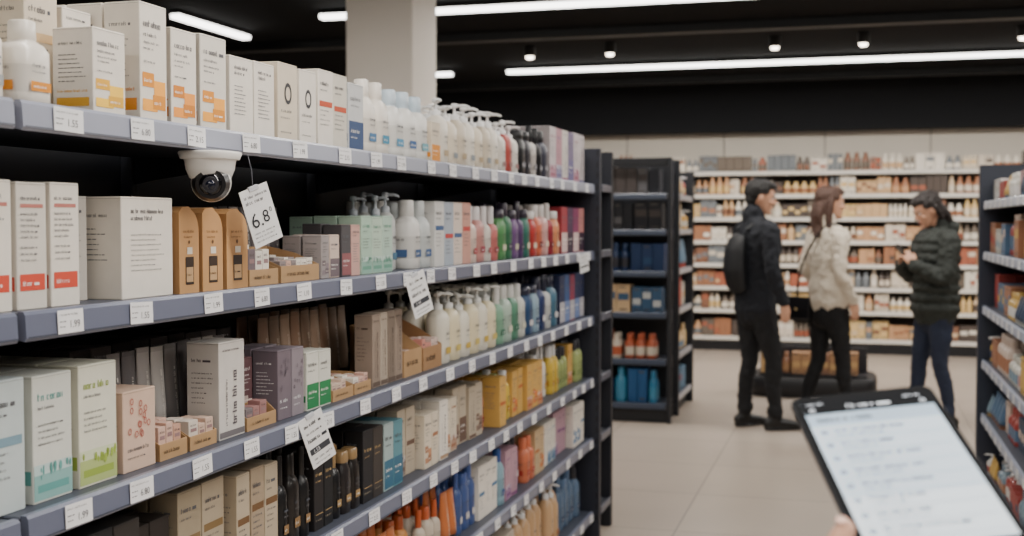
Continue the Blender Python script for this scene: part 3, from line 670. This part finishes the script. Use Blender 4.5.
def em(name, rgb, s):
    m, nt, b = newmat(name); b.inputs["Base Color"].default_value = (.9, .9, .9, 1); b.inputs["Emission Color"].default_value = (*lin(rgb), 1); b.inputs["Emission Strength"].default_value = s
    return m
M_EM = em("led_diffuser", (255, 252, 246), 7.0); M_SP = em("spot_lens", (255, 240, 220), 12.0)
M_HOUS = solid("fixture_housing", (18, 20, 24), .5)
def strip(x0, x1, y0, y1, power):
    z = 2.98
    e = empty("linear_ceiling_light", ((x0+x1)/2, (y0+y1)/2, 0))
    cx, cy = (x0+x1)/2, (y0+y1)/2; hx, hy = (x1-x0)/2, (y1-y0)/2
    B = MB(); B.cbox(-hx, hx, -hy, hy, z+.036, H-.001, (30, 32, 36), .002); B.obj("housing", [M_HOUS], e)
    B = MB(); B.cbox(-hx, hx, -hy, hy, z, z+.034, (255, 255, 255), .004); B.obj("diffuser", [M_EM], e)
    if power:
        l = bpy.data.lights.new("tube_lamp", 'AREA'); l.shape = 'RECTANGLE'; l.size = 2*hx; l.size_y = 2*hy; l.energy = power; l.color = (1.0, .945, .875)
        lo = bpy.data.objects.new("tube_lamp", l); lo.location = (0, 0, z-.01); lo.parent = e; COL.objects.link(lo)
strip(-3.88, 3.6, 8.31, 8.39, 155)
strip(-3.45, 3.8, 11.86, 11.94, 220)
strip(-4.6, -4.05, 11.86, 11.94, 15)
strip(-4.95, -4.87, 8.0, 9.1, 25)
strip(-3.6, 3.6, 4.8, 4.9, 125)
strip(-1.2, 4.2, 1.9, 2.0, 140)  # unseen strip above the aisle, added to light the near shelf fronts
strip(-2.6, 4.2, -.8, -.7, 110)  # unseen strip behind the camera, added to brighten the closed room
strip(-3.6, 3.6, -3.0, -2.9, 25)  # unseen strip further back, added as weak frontal fill
for i, x in enumerate((-2.86, -2.12, -.68, .05, 1.3)):
    e = empty("ceiling_spotlight", (x, 10.6, 0))
    B = MB(); B.vloft(0, 0, [(H-.09, .045, .045), (H-.085, .050, .050), (H-.001, .050, .050)], (12, 13, 16), 20, 2, 2); B.obj("can", parent=e)
    B = MB(); B.vloft(0, 0, [(H-.110, .026, .026), (H-.091, .038, .038)], (255, 255, 255), 20, 2, 0); B.obj("lens", [M_SP], e)

# ---------------------------------------------------------------- tablet held in a hand
tu = Vector((.9555, .2770, .1011)).normalized(); dn = Vector((.2528, -.8761, -.4111)); dn = (dn-tu*dn.dot(tu)).normalized()
tv = -dn; tn = tu.cross(tv)
TL = Vector((-.0607, 1.1958, 1.2785)); TW, TH = .138, .238
C = TL+tu*TW/2-tv*TH/2
TM = Matrix(((tu.x, tv.x, tn.x, C.x), (tu.y, tv.y, tn.y, C.y), (tu.z, tv.z, tn.z, C.z), (0, 0, 0, 1)))
te = empty("tablet_computer"); te.matrix_world = TM
def rrect(w, h, r, z, n=6):
    o = []
    for cx, cy, a0 in ((w/2-r, -h/2+r, -90), (w/2-r, h/2-r, 0), (-w/2+r, h/2-r, 90), (-w/2+r, -h/2+r, 180)):
        for k in range(n+1):
            a = math.radians(a0+90*k/n); o.append((cx+r*math.cos(a), cy+r*math.sin(a), z))
    return o
B = MB()
B.loft([rrect(TW-.004, TH-.004, .009, -.0075), rrect(TW, TH, .011, -.005), rrect(TW, TH, .011, -.0008), rrect(TW-.0016, TH-.0016, .0102, 0)], (40, 42, 48), 2, False)
B.add(rrect(TW-.002, TH-.002, .010, .0003), [tuple(range(28))], (8, 9, 12), 4)
B.obj("body", parent=te)
B = MB(); F = Face(B, (-TW/2+.0075, -TH/2+.010, .0003), (1, 0, 0), (0, 1, 0), (0, 0, 1), TW-.015, TH-.019, eps=.0004)
W, Hh = F.W, F.H; rs = random.Random(4)
PG = (190, 204, 216); TX = (52, 64, 84); TX2 = (100, 114, 132)
F.rect(0, W, 0, Hh, PG, mat=4); F.rect(0, W, Hh-.024, Hh, (5, 7, 12), e=.0002, mat=4)
F.rect(0, W, Hh-.044, Hh-.024, (160, 178, 194), e=.0002, mat=4); F.rect(0, W, 0, Hh*.3, (206, 216, 224), e=.0002, mat=4)
F.words(W*.04, W*.2, Hh-.009, .0036, (210, 216, 226), rs, e=.0004, mat=4); F.words(W*.34, W*.68, Hh-.0175, .0058, (226, 232, 240), rs, e=.0004, fill=1, mat=4)
F.words(W*.80, W*.97, Hh-.009, .0036, (210, 216, 226), rs, e=.0004, mat=4); F.disc(W*.07, Hh-.0175, .0016, .0028, (220, 226, 236), e=.0004, mat=4); F.disc(W*.93, Hh-.0175, .0016, .0028, (220, 226, 236), e=.0004, mat=4)
F.words(W*.07, W*.52, Hh-.038, .0072, TX, rs, e=.0004, fill=1, mat=4)
for k in range(8):
    v = Hh-.058-.0205*k
    F.disc(W*.08, v+.003, .0014, .0032, TX2, e=.0004, mat=4)
    F.words(W*.16, W*(.5+.25*rs.random()), v+.003, .0050, TX, rs, e=.0004, fill=1, mat=4); F.words(W*.16, W*(.35+.2*rs.random()), v-.004, .0034, TX2, rs, e=.0004, fill=1, mat=4)
    F.rect(W*.05, W*.95, v-.0090, v-.0084, (140, 156, 172), e=.0004, mat=4)
B.obj("screen", parent=te)

def remeshed(B, name, mat, voxel, parent=None, sm=4, disp=0, dscale=.12):
    ob = B.obj(name, [mat], parent)
    md = ob.modifiers.new("r", 'REMESH'); md.mode = 'VOXEL'; md.voxel_size = voxel; md.use_smooth_shade = True
    if sm: s = ob.modifiers.new("s", 'SMOOTH'); s.factor = .5; s.iterations = sm
    if disp:
        t = bpy.data.textures.new(name+"_fold", 'CLOUDS'); t.noise_scale = dscale
        d = ob.modifiers.new("d", 'DISPLACE'); d.texture = t; d.strength = disp; d.mid_level = .5
    return ob
M_SKIN = solid("skin", (206, 156, 128), .5, scale=30, var=.05, bump=.08, bscale=120)
M_NAIL = solid("finger_nail", (226, 180, 160), .25)
he = empty("holding_hand"); he.matrix_world = TM
B = MB(); k = -TW/2
B.tube([(k-.030, -.235, -.062), (k-.022, -.205, -.052), (k-.008, -.172, -.040), (k+.006, -.135, -.030), (k+.012, -.105, -.027)], [(.025, .020), (.030, .020), (.040, .020), (.041, .016), (.036, .012)], 16, ref=(1, 0, 0), sub=2)
B.tube([(k-.020, -.185, -.040), (k-.027, -.150, -.022), (k-.021, -.112, -.001), (k-.006, -.090, .0085)], [.018, .0145, .0115, .0088], 14, ref=(0, 0, 1), sub=3)
for y, L, r in ((-.100, .075, .0088), (-.120, .083, .0090), (-.140, .077, .0086), (-.158, .060, .0076)):
    B.tube([(k-.012, y-.012, -.034), (k+.012, y-.004, -.0300), (k+.012+L*.45, y+.004, -.0215), (k+.012+L*.78, y+.008, -.0170), (k+.012+L, y+.010, -.0165)], [r*1.2, r*1.12, r, r*.92, r*.78], 12, ref=(0, 0, 1), sub=3)
remeshed(B, "hand", M_SKIN, .0032, he, 3)
B = MB(); B.M = Matrix.Translation((k-.009, -.088, .0155)) @ Matrix.Rotation(math.radians(-28), 4, 'Z') @ Matrix.Rotation(math.radians(-10), 4, 'X')
B.ell((0, 0, 0), (.0055, .0075, .0016), (226, 180, 160), 12); B.obj("thumb_nail", [M_NAIL], he)
B = MB(); B.tube([(k-.029, -.222, -.060), (k-.045, -.30, -.085), (k-.065, -.42, -.125)], [(.034, .030), (.040, .037), (.052, .050)], 20, ref=(1, 0, 0), sub=4)
remeshed(B, "sleeve", solid("navy_knit", (40, 46, 62), .85, bump=.3, bscale=200), .006, he, 3, .006, .03)

# ---------------------------------------------------------------- people (x right, y forward, z up)
def hand(B, M, s, curl=.35, sc=1.0):
    B.M = M @ Matrix.Scale(sc, 4)
    B.tube([(0, -.01, 0), (0, .03, 0), (0, .07, 0), (0, .088, 0)], [(.026, .018), (.034, .016), (.040, .014), (.039, .011)], 14, ref=(1, 0, 0), sub=2)
    for i, (x, L, r) in enumerate(((.030, .070, .0088), (.0105, .079, .0092), (-.0095, .073, .0088), (-.029, .057, .0078))):
        x *= s; p = Vector((x, .082, 0)); pts = [p]; a = curl*.4
        for f in (.45, .30, .25):
            p = p+Vector((x*.05, math.cos(a), -math.sin(a)))*L*f; pts.append(p); a += curl*(.8+i*.08)
        B.tube(pts, [r*1.1, r, r*.9, r*.72], 10, ref=(1, 0, 0), sub=2)
    B.tube([(.018*s, .018, -.004), (.040*s, .042, -.012), (.050*s, .068, -.018), (.052*s, .090, -.022)], [.015, .0115, .010, .0078], 10, ref=(0, 0, 1), sub=2)

def axes(o, y, z):
    y = Vector(y).normalized(); z = Vector(z); z = (z-y*z.dot(y)).normalized(); x = y.cross(z)
    return Matrix(((x.x, y.x, z.x, o[0]), (x.y, y.y, z.y, o[1]), (x.z, y.z, z.z, o[2]), (0, 0, 0, 1)))

M_EYEW = solid("eye_white", (225, 222, 218), .3); M_EYEB = solid("eye_iris", (40, 28, 22), .2); M_LIP = solid("lips", (168, 98, 90), .45)
def head(root, o, pitch, yaw, hairfn, hairmat, skin, sc=1.0):
    HM = Matrix.Translation(o) @ Matrix.Rotation(math.radians(yaw), 4, 'Z') @ Matrix.Rotation(math.radians(pitch), 4, 'X') @ Matrix.Scale(sc, 4)
    B = MB(HM)
    rings = []
    for z, rx, ry, cy in ((-.004, .020, .020, .052), (.010, .038, .040, .044), (.035, .052, .062, .028), (.065, .062, .078, .014), (.095, .070, .090, .004), (.120, .074, .096, 0), (.150, .077, .100, -.004), (.185, .073, .095, -.008), (.212, .058, .075, -.010), (.228, .034, .045, -.011), (.235, .012, .016, -.011)):
        rings.append([(rx*math.cos(2*math.pi*k/24), cy+ry*math.sin(2*math.pi*k/24), z) for k in range(24)])
    B.loft(rings, (200, 160, 140), 0, True)
    B.tube([(0, .092, .128), (0, .103, .108), (0, .114, .086), (0, .108, .078)], [.008, .0085, .011, .008], 10, sub=2)
    B.ell((.011, .100, .080), (.008, .010, .007)); B.ell((-.011, .100, .080), (.008, .010, .007))
    B.ell((0, .082, .012), (.020, .016, .014))
    B.ell((0, .090, .135), (.045, .012, .008)); B.ell((.036, .070, .085), (.020, .018, .020)); B.ell((-.036, .070, .085), (.020, .018, .020))
    B.ell((0, .088, .052), (.026, .012, .012))
    for s in (1, -1): B.ell((.078*s, -.004, .105), (.008, .017, .030))
    B.tube([(0, -.030, -.085), (0, -.022, -.03), (0, -.010, .04)], [(.055, .055), (.050, .052), (.050, .055)], 16, sub=2)
    remeshed(B, "head", skin, .0045, root, 2)
    for s in (1, -1):
        B = MB(HM); B.ell((.031*s, .086, .117), (.013, .009, .0065)); B.obj("eye", [M_EYEW], root)
        B = MB(HM); B.ell((.031*s, .0925, .117), (.0052, .0035, .0052)); B.obj("iris", [M_EYEB], root)
        B = MB(HM); B.tube([(.015*s, .097, .133), (.032*s, .096, .138), (.048*s, .084, .133)], [.0035, .004, .0025], 8, ref=(0, 0, 1)); B.obj("eyebrow", [hairmat], root)
    B = MB(HM); B.ell((0, .096, .053), (.022, .008, .0065)); B.obj("lips", [M_LIP], root)
    B = MB(HM); hairfn(B); remeshed(B, "hair", hairmat, .006, root, 2, .012, .02)

def shoe(B, x, y, ang=0):
    B.M = Matrix.Translation((x, y, .0)) @ Matrix.Rotation(math.radians(ang), 4, 'Z')
    B.tube([(0, -.055, .050), (0, .0, .052), (0, .08, .045), (0, .15, .034), (0, .185, .030)], [(.036, .040), (.038, .042), (.044, .036), (.043, .028), (.032, .022)], 16, ref=(1, 0, 0), sub=2)
    B.tube([(0, 0, .05), (0, -.008, .12)], [(.04, .045), (.042, .046)], 14)
    B.tube([(0, -.065, .012), (0, .06, .012), (0, .185, .012)], [(.038, .012), (.045, .012), (.036, .012)], 14, ref=(1, 0, 0), sub=3)

def person(name, loc, rz, sc, d):
    root = empty(name, loc, math.radians(rz)); root.scale = (sc, sc, sc)
    B = MB(); hipw = d.get('hip', .16); hs = d.get('hipshift', 0)
    B.tube([(hs, 0, .80), (hs, 0, .90), (hs*.7, 0, 1.0)], [(hipw*1.02, .118), (hipw*1.04, .125), (hipw*.93, .110)], 20)
    for s, (kx, ky, kz), (ax, ay, az) in d['legs']:
        th = d.get('th', .092); cf = d.get('cuff', .05)
        B.tube([(s*.082+hs, 0, .90), (hs+s*.088+(kx-s*.088-hs)*.5, ky*.5, .69), (kx, ky, kz), ((kx+ax)/2, (ky+ay)/2-.012, (kz+az)/2+.03), (ax, ay, az+.10), (ax, ay, az+.05), (ax, ay, az+.02)], [(th, th*1.12), th*.93, th*.66, th*.60, cf, cf*1.16, cf*1.05], 16, sub=3)
    remeshed(B, "trousers", d['m_pants'], .010, root, 3, .022, .05)
    for s, kk, (ax, ay, az) in d['legs']:
        B = MB(); shoe(B, ax, ay, -s*d.get('toe', 8)); remeshed(B, "shoe", d['m_shoe'], .007, root, 2)
    B = MB(); sw = d.get('sw', .19); wa = d.get('waist', .16); hem = d.get('hem', .86); ty = d.get('ty', .12)
    P = [(hs, 0, hem), (hs, 0, hem+.10), (hs*.4, -.004, 1.12), (0, -.006, 1.27), (0, -.012, 1.38), (0, -.018, 1.445), (0, -.022, 1.49)]
    RR = [(d.get('hemw', hipw+.02), ty+.012), (hipw+.016, ty+.010), (wa, ty), (sw*.93, ty+.012), (sw*.97, ty-.004), (sw*.66, ty*.75), (.070, .068)]
    if d.get('puff'):
        P2 = []; R2_ = []; z = hem; i = 0
        while z < 1.40:
            for j in range(len(P)-1):
                if P[j][2] <= z <= P[j+1][2]:
                    t = (z-P[j][2])/(P[j+1][2]-P[j][2]); o = .011 if i % 3 else -.010
                    P2.append((P[j][0], P[j][1]*(1-t)+P[j+1][1]*t, z)); R2_.append(tuple(RR[j][q]*(1-t)+RR[j+1][q]*t+o for q in (0, 1))); break
            z += .024; i += 1
        B.tube(P2+P[5:], R2_+RR[5:], 24)
    else: B.tube(P, RR, 24, sub=3)
    ar = d.get('ar', .056)
    for s, sh, el, wr in d['arms']:
        B.tube([(s*(sw-.045), -.010, 1.415), (s*sw, -.008, 1.375), tuple((Vector((s*sw, -.008, 1.375))+Vector(el))/2), el, tuple((Vector(wr)+Vector(el))/2), wr], [ar*1.05, ar*1.15, ar*.98, ar*.84, ar*.78, ar*.66], 14, ref=(0, 1, .15), sub=3)
        wv = Vector(wr); ev = Vector(el); dv = (wv-ev).normalized()
        B.tube([tuple(wv-dv*.035), tuple(wv-dv*.004)], [ar*.78, ar*.76], 14, ref=(0, 1, .15))
        for q in (.25, .5): B.tube([tuple(ev+(wv-ev)*q), tuple(ev+(wv-ev)*(q+.05))], [ar*.92, ar*.90], 12, ref=(0, 1, .15))
    if d.get('collar'): B.tube([(0, -.030, 1.46), (0, -.026, 1.53)], [(.075, .078), (.070, .074)], 18)
    remeshed(B, "jacket", d['m_top'], .009, root, 3, d.get('fold', .022), d.get('fs', .045))
    for s, sh, el, wr in d['arms']:
        B = MB(); wv = Vector(wr); dirv = Vector(d['hdir'][0 if s > 0 else 1][0]); bk = d['hdir'][0 if s > 0 else 1][1]
        hand(B, axes(wv+dirv.normalized()*.01, dirv, bk), d['hdir'][0 if s > 0 else 1][2], d.get('curl', .35), .95)
        remeshed(B, "hand", d['skin'], .0045, root, 2)
    head(root, (d.get('hx', 0), d.get('hy', .01), 1.52), d.get('pitch', 0), d.get('yaw', 0), d['hair'], d['m_hair'], d['skin'], d.get('hsc', .97))
    if 'extra' in d: d['extra'](root)
    return root

def cap_hair(B):
    # crown and back of the skull, plus the hair over the forehead and temples (follows the skull, 8-12 mm thick)
    B.ell((0, -.030, .155), (.086, .097, .096)); B.ell((0, .004, .200), (.076, .102, .048)); B.ell((0, .040, .198), (.062, .062, .034)); B.ell((0, -.055, .090), (.066, .050, .056))
    for s in (1, -1): B.ell((s*.066, .010, .165), (.016, .050, .038))
def long_hair(B):
    cap_hair(B); B.ell((0, -.024, .17), (.088, .100, .080))
    B.tube([(0, -.055, .14), (0, -.085, .04), (0, -.095, -.06), (.01, -.085, -.150)], [(.080, .050), (.092, .048), (.090, .040), (.055, .024)], 16, sub=3)
    for s in (1, -1): B.tube([(s*.068, -.01, .17), (s*.086, -.025, .09), (s*.084, -.03, .0), (s*.090, -.025, -.08), (s*.078, -.02, -.13)], [.024, .026, .028, .026, .016], 12, sub=3)
    for q in range(7):
        a = -1.2+q*.4; x = .095*math.sin(a); y = -.085-.03*math.cos(a)
        B.tube([(x*.8, y, .10), (x*1.05, y-.01, .02), (x*.95, y+.004, -.06), (x*1.1, y-.006, -.13), (x*.9, y+.01, -.17-.02*(q % 2))], [.016, .018, .017, .015, .006], 8, sub=3)
def bob_hair(B):
    cap_hair(B); B.ell((0, -.030, .168), (.086, .096, .078))
    B.tube([(0, -.06, .14), (0, -.095, .05), (0, -.110, -.03), (0, -.11, -.09)], [(.076, .048), (.080, .048), (.066, .040), (.036, .024)], 16, sub=3)
    for s in (1, -1): B.tube([(s*.064, -.01, .18), (s*.080, -.028, .11), (s*.074, -.050, .03)], [.022, .022, .018], 12, sub=3)

m_blk = solid("navy_black_fabric", (18, 22, 31), .85, bump=.4, bscale=30); m_blkp = solid("black_trousers", (15, 16, 20), .85, bump=.3, bscale=30)
m_shoe = solid("black_leather", (14, 14, 16), .4)
def man_extra(root):
    B = MB(); B.tube([(0, -.155, 1.00), (0, -.175, 1.12), (0, -.170, 1.26), (0, -.15, 1.34)], [(.115, .045), (.125, .065), (.115, .055), (.09, .04)], 18, sub=3)
    for s in (1, -1): B.tube([(s*.075, -.13, 1.40), (s*.095, -.02, 1.47), (s*.105, .10, 1.38), (s*.11, .125, 1.25), (s*.14, .02, 1.05)], [(.007, .02)]*5, 10, ref=(0, 1, 0), sub=4)
    remeshed(B, "backpack", solid("backpack_nylon", (12, 14, 19), .6), .008, root, 3)
person("standing_man", (-.665, 8.60, 0), -56, 1.0, dict(
    legs=[(1, (.115, .07, .49), (.13, .08, .09)), (-1, (-.085, .0, .49), (-.10, -.03, .09))], hipshift=-.018,
    arms=[(1, None, (.262, -.03, 1.13), (.245, .07, .91)), (-1, None, (-.260, -.05, 1.13), (-.245, .02, .90))],
    hdir=[((0, .15, -1), (1, 0, 0), -1), ((0, .12, -1), (-1, 0, 0), 1)], collar=True, hem=.84, sw=.205, waist=.18, hip=.168, ar=.060,
    m_pants=m_blkp, m_top=m_blk, m_shoe=m_shoe, skin=M_SKIN, hair=cap_hair, m_hair=solid("black_hair", (20, 17, 17), .6, bump=.6, bscale=90), pitch=-8, yaw=-26, extra=man_extra))
def w2_extra(root):
    B = MB(); B.M = Matrix.Translation((-.135, -.155, .86)) @ Matrix.Rotation(math.radians(30), 4, 'Z'); B.cbox(-.10, .10, -.045, .025, -.09, .08, (20, 20, 24), .012, 1); B.cbox(-.102, .102, -.052, -.044, -.01, .082, (28, 28, 32), .003, 1); B.cbox(-.012, .012, -.056, -.052, -.02, .0, (170, 150, 110), .001, 2)
    B.M = Matrix.Identity(4)
    B.tube([(-.20, -.13, .92), (-.13, -.160, 1.10), (.0, -.160, 1.30), (.10, -.10, 1.455), (.13, 0, 1.465), (.06, .13, 1.32), (-.08, .16, 1.12), (-.21, .04, .94), (-.20, -.12, .92)], [(.010, .004)]*9, 8, ref=(0, 1, .3), sub=4, col=(24, 24, 28))
    B.obj("shoulder_bag", parent=root)
person("woman_in_cream_jumper", (-.185, 8.90, 0), -55, .975, dict(
    legs=[(1, (.095, .07, .49), (.11, .11, .09)), (-1, (-.095, -.01, .49), (-.11, -.10, .09))], hipshift=.012,
    arms=[(1, None, (.228, -.05, 1.13), (.210, .07, .93)), (-1, None, (-.235, -.05, 1.13), (-.17, .12, .98))],
    hdir=[((0, .2, -1), (1, 0, 0), -1), ((.3, .4, -1), (-1, 0, 0), 1)], hem=.90, sw=.172, waist=.15, hip=.160, ar=.056, fold=.032, fs=.06, th=.086, cuff=.040, collar=True,
    m_pants=m_blkp, m_top=solid("cream_knit", (216, 204, 186), .9, bump=.6, bscale=70), m_shoe=m_shoe, skin=M_SKIN, hair=long_hair, m_hair=solid("brown_hair", (74, 48, 36), .55, bump=.6, bscale=60), pitch=-2, yaw=-18, extra=w2_extra))
# right-hand shopper looks down at the phone she holds in both hands at chest height
def w3_extra(root):
    B = MB(Matrix.Translation((0, .262, 1.300)) @ Matrix.Rotation(math.radians(-30), 4, 'X')); B.cbox(-.038, .038, -.005, .004, -.078, .078, (20, 22, 28), .004, 3); B.obj("mobile_phone", parent=root)
    B = MB(); B.tube([(0, -.105, 1.44), (0, -.12, 1.50)], [(.105, .050), (.115, .055)], 16)
    remeshed(B, "hood", m_ol, .01, root, 3)
m_ol = solid("olive_padded_fabric", (38, 43, 39), .75, bump=.5, bscale=25)
person("woman_in_padded_jacket", (.545, 8.98, 0), 116, .95, dict(
    legs=[(1, (.10, .06, .49), (.12, .09, .09)), (-1, (-.09, .0, .49), (-.11, -.06, .09))], hipshift=-.012,
    arms=[(1, None, (.245, .06, 1.12), (.100, .220, 1.215)), (-1, None, (-.245, .06, 1.12), (-.100, .220, 1.215))],
    hdir=[((-.55, .25, .65), (.75, .45, .35), -1), ((.55, .25, .65), (-.75, .45, .35), 1)], curl=.9, hem=.86, hemw=.20, sw=.195, waist=.19, hip=.168, ar=.070, ty=.150, fold=.03, fs=.04, collar=True, th=.09, cuff=.043, puff=True,
    m_pants=solid("dark_denim", (32, 41, 62), .85, bump=.3, bscale=80), m_top=m_ol, m_shoe=m_shoe, skin=M_SKIN, hair=bob_hair, m_hair=solid("dark_brown_hair", (34, 26, 24), .55, bump=.6, bscale=60), pitch=-24, hy=.02, hsc=1.0, extra=w3_extra))

# ---------------------------------------------------------------- world + camera
w = bpy.data.worlds.new("World"); scene.world = w; w.use_nodes = True
w.node_tree.nodes["Background"].inputs[0].default_value = (.5, .55, .65, 1); w.node_tree.nodes["Background"].inputs[1].default_value = .15
cd = bpy.data.cameras.new("camera"); co = bpy.data.objects.new("camera", cd); COL.objects.link(co); scene.camera = co
cd.sensor_width = 36; cd.lens = 42.19; cd.clip_start = .05
co.location = (0, 0, 1.45)
co.rotation_euler = (math.radians(90-2.15), 0, math.radians(15.95))
cd.dof.use_dof = True; cd.dof.focus_distance = 2.3; cd.dof.aperture_fstop = 4.2
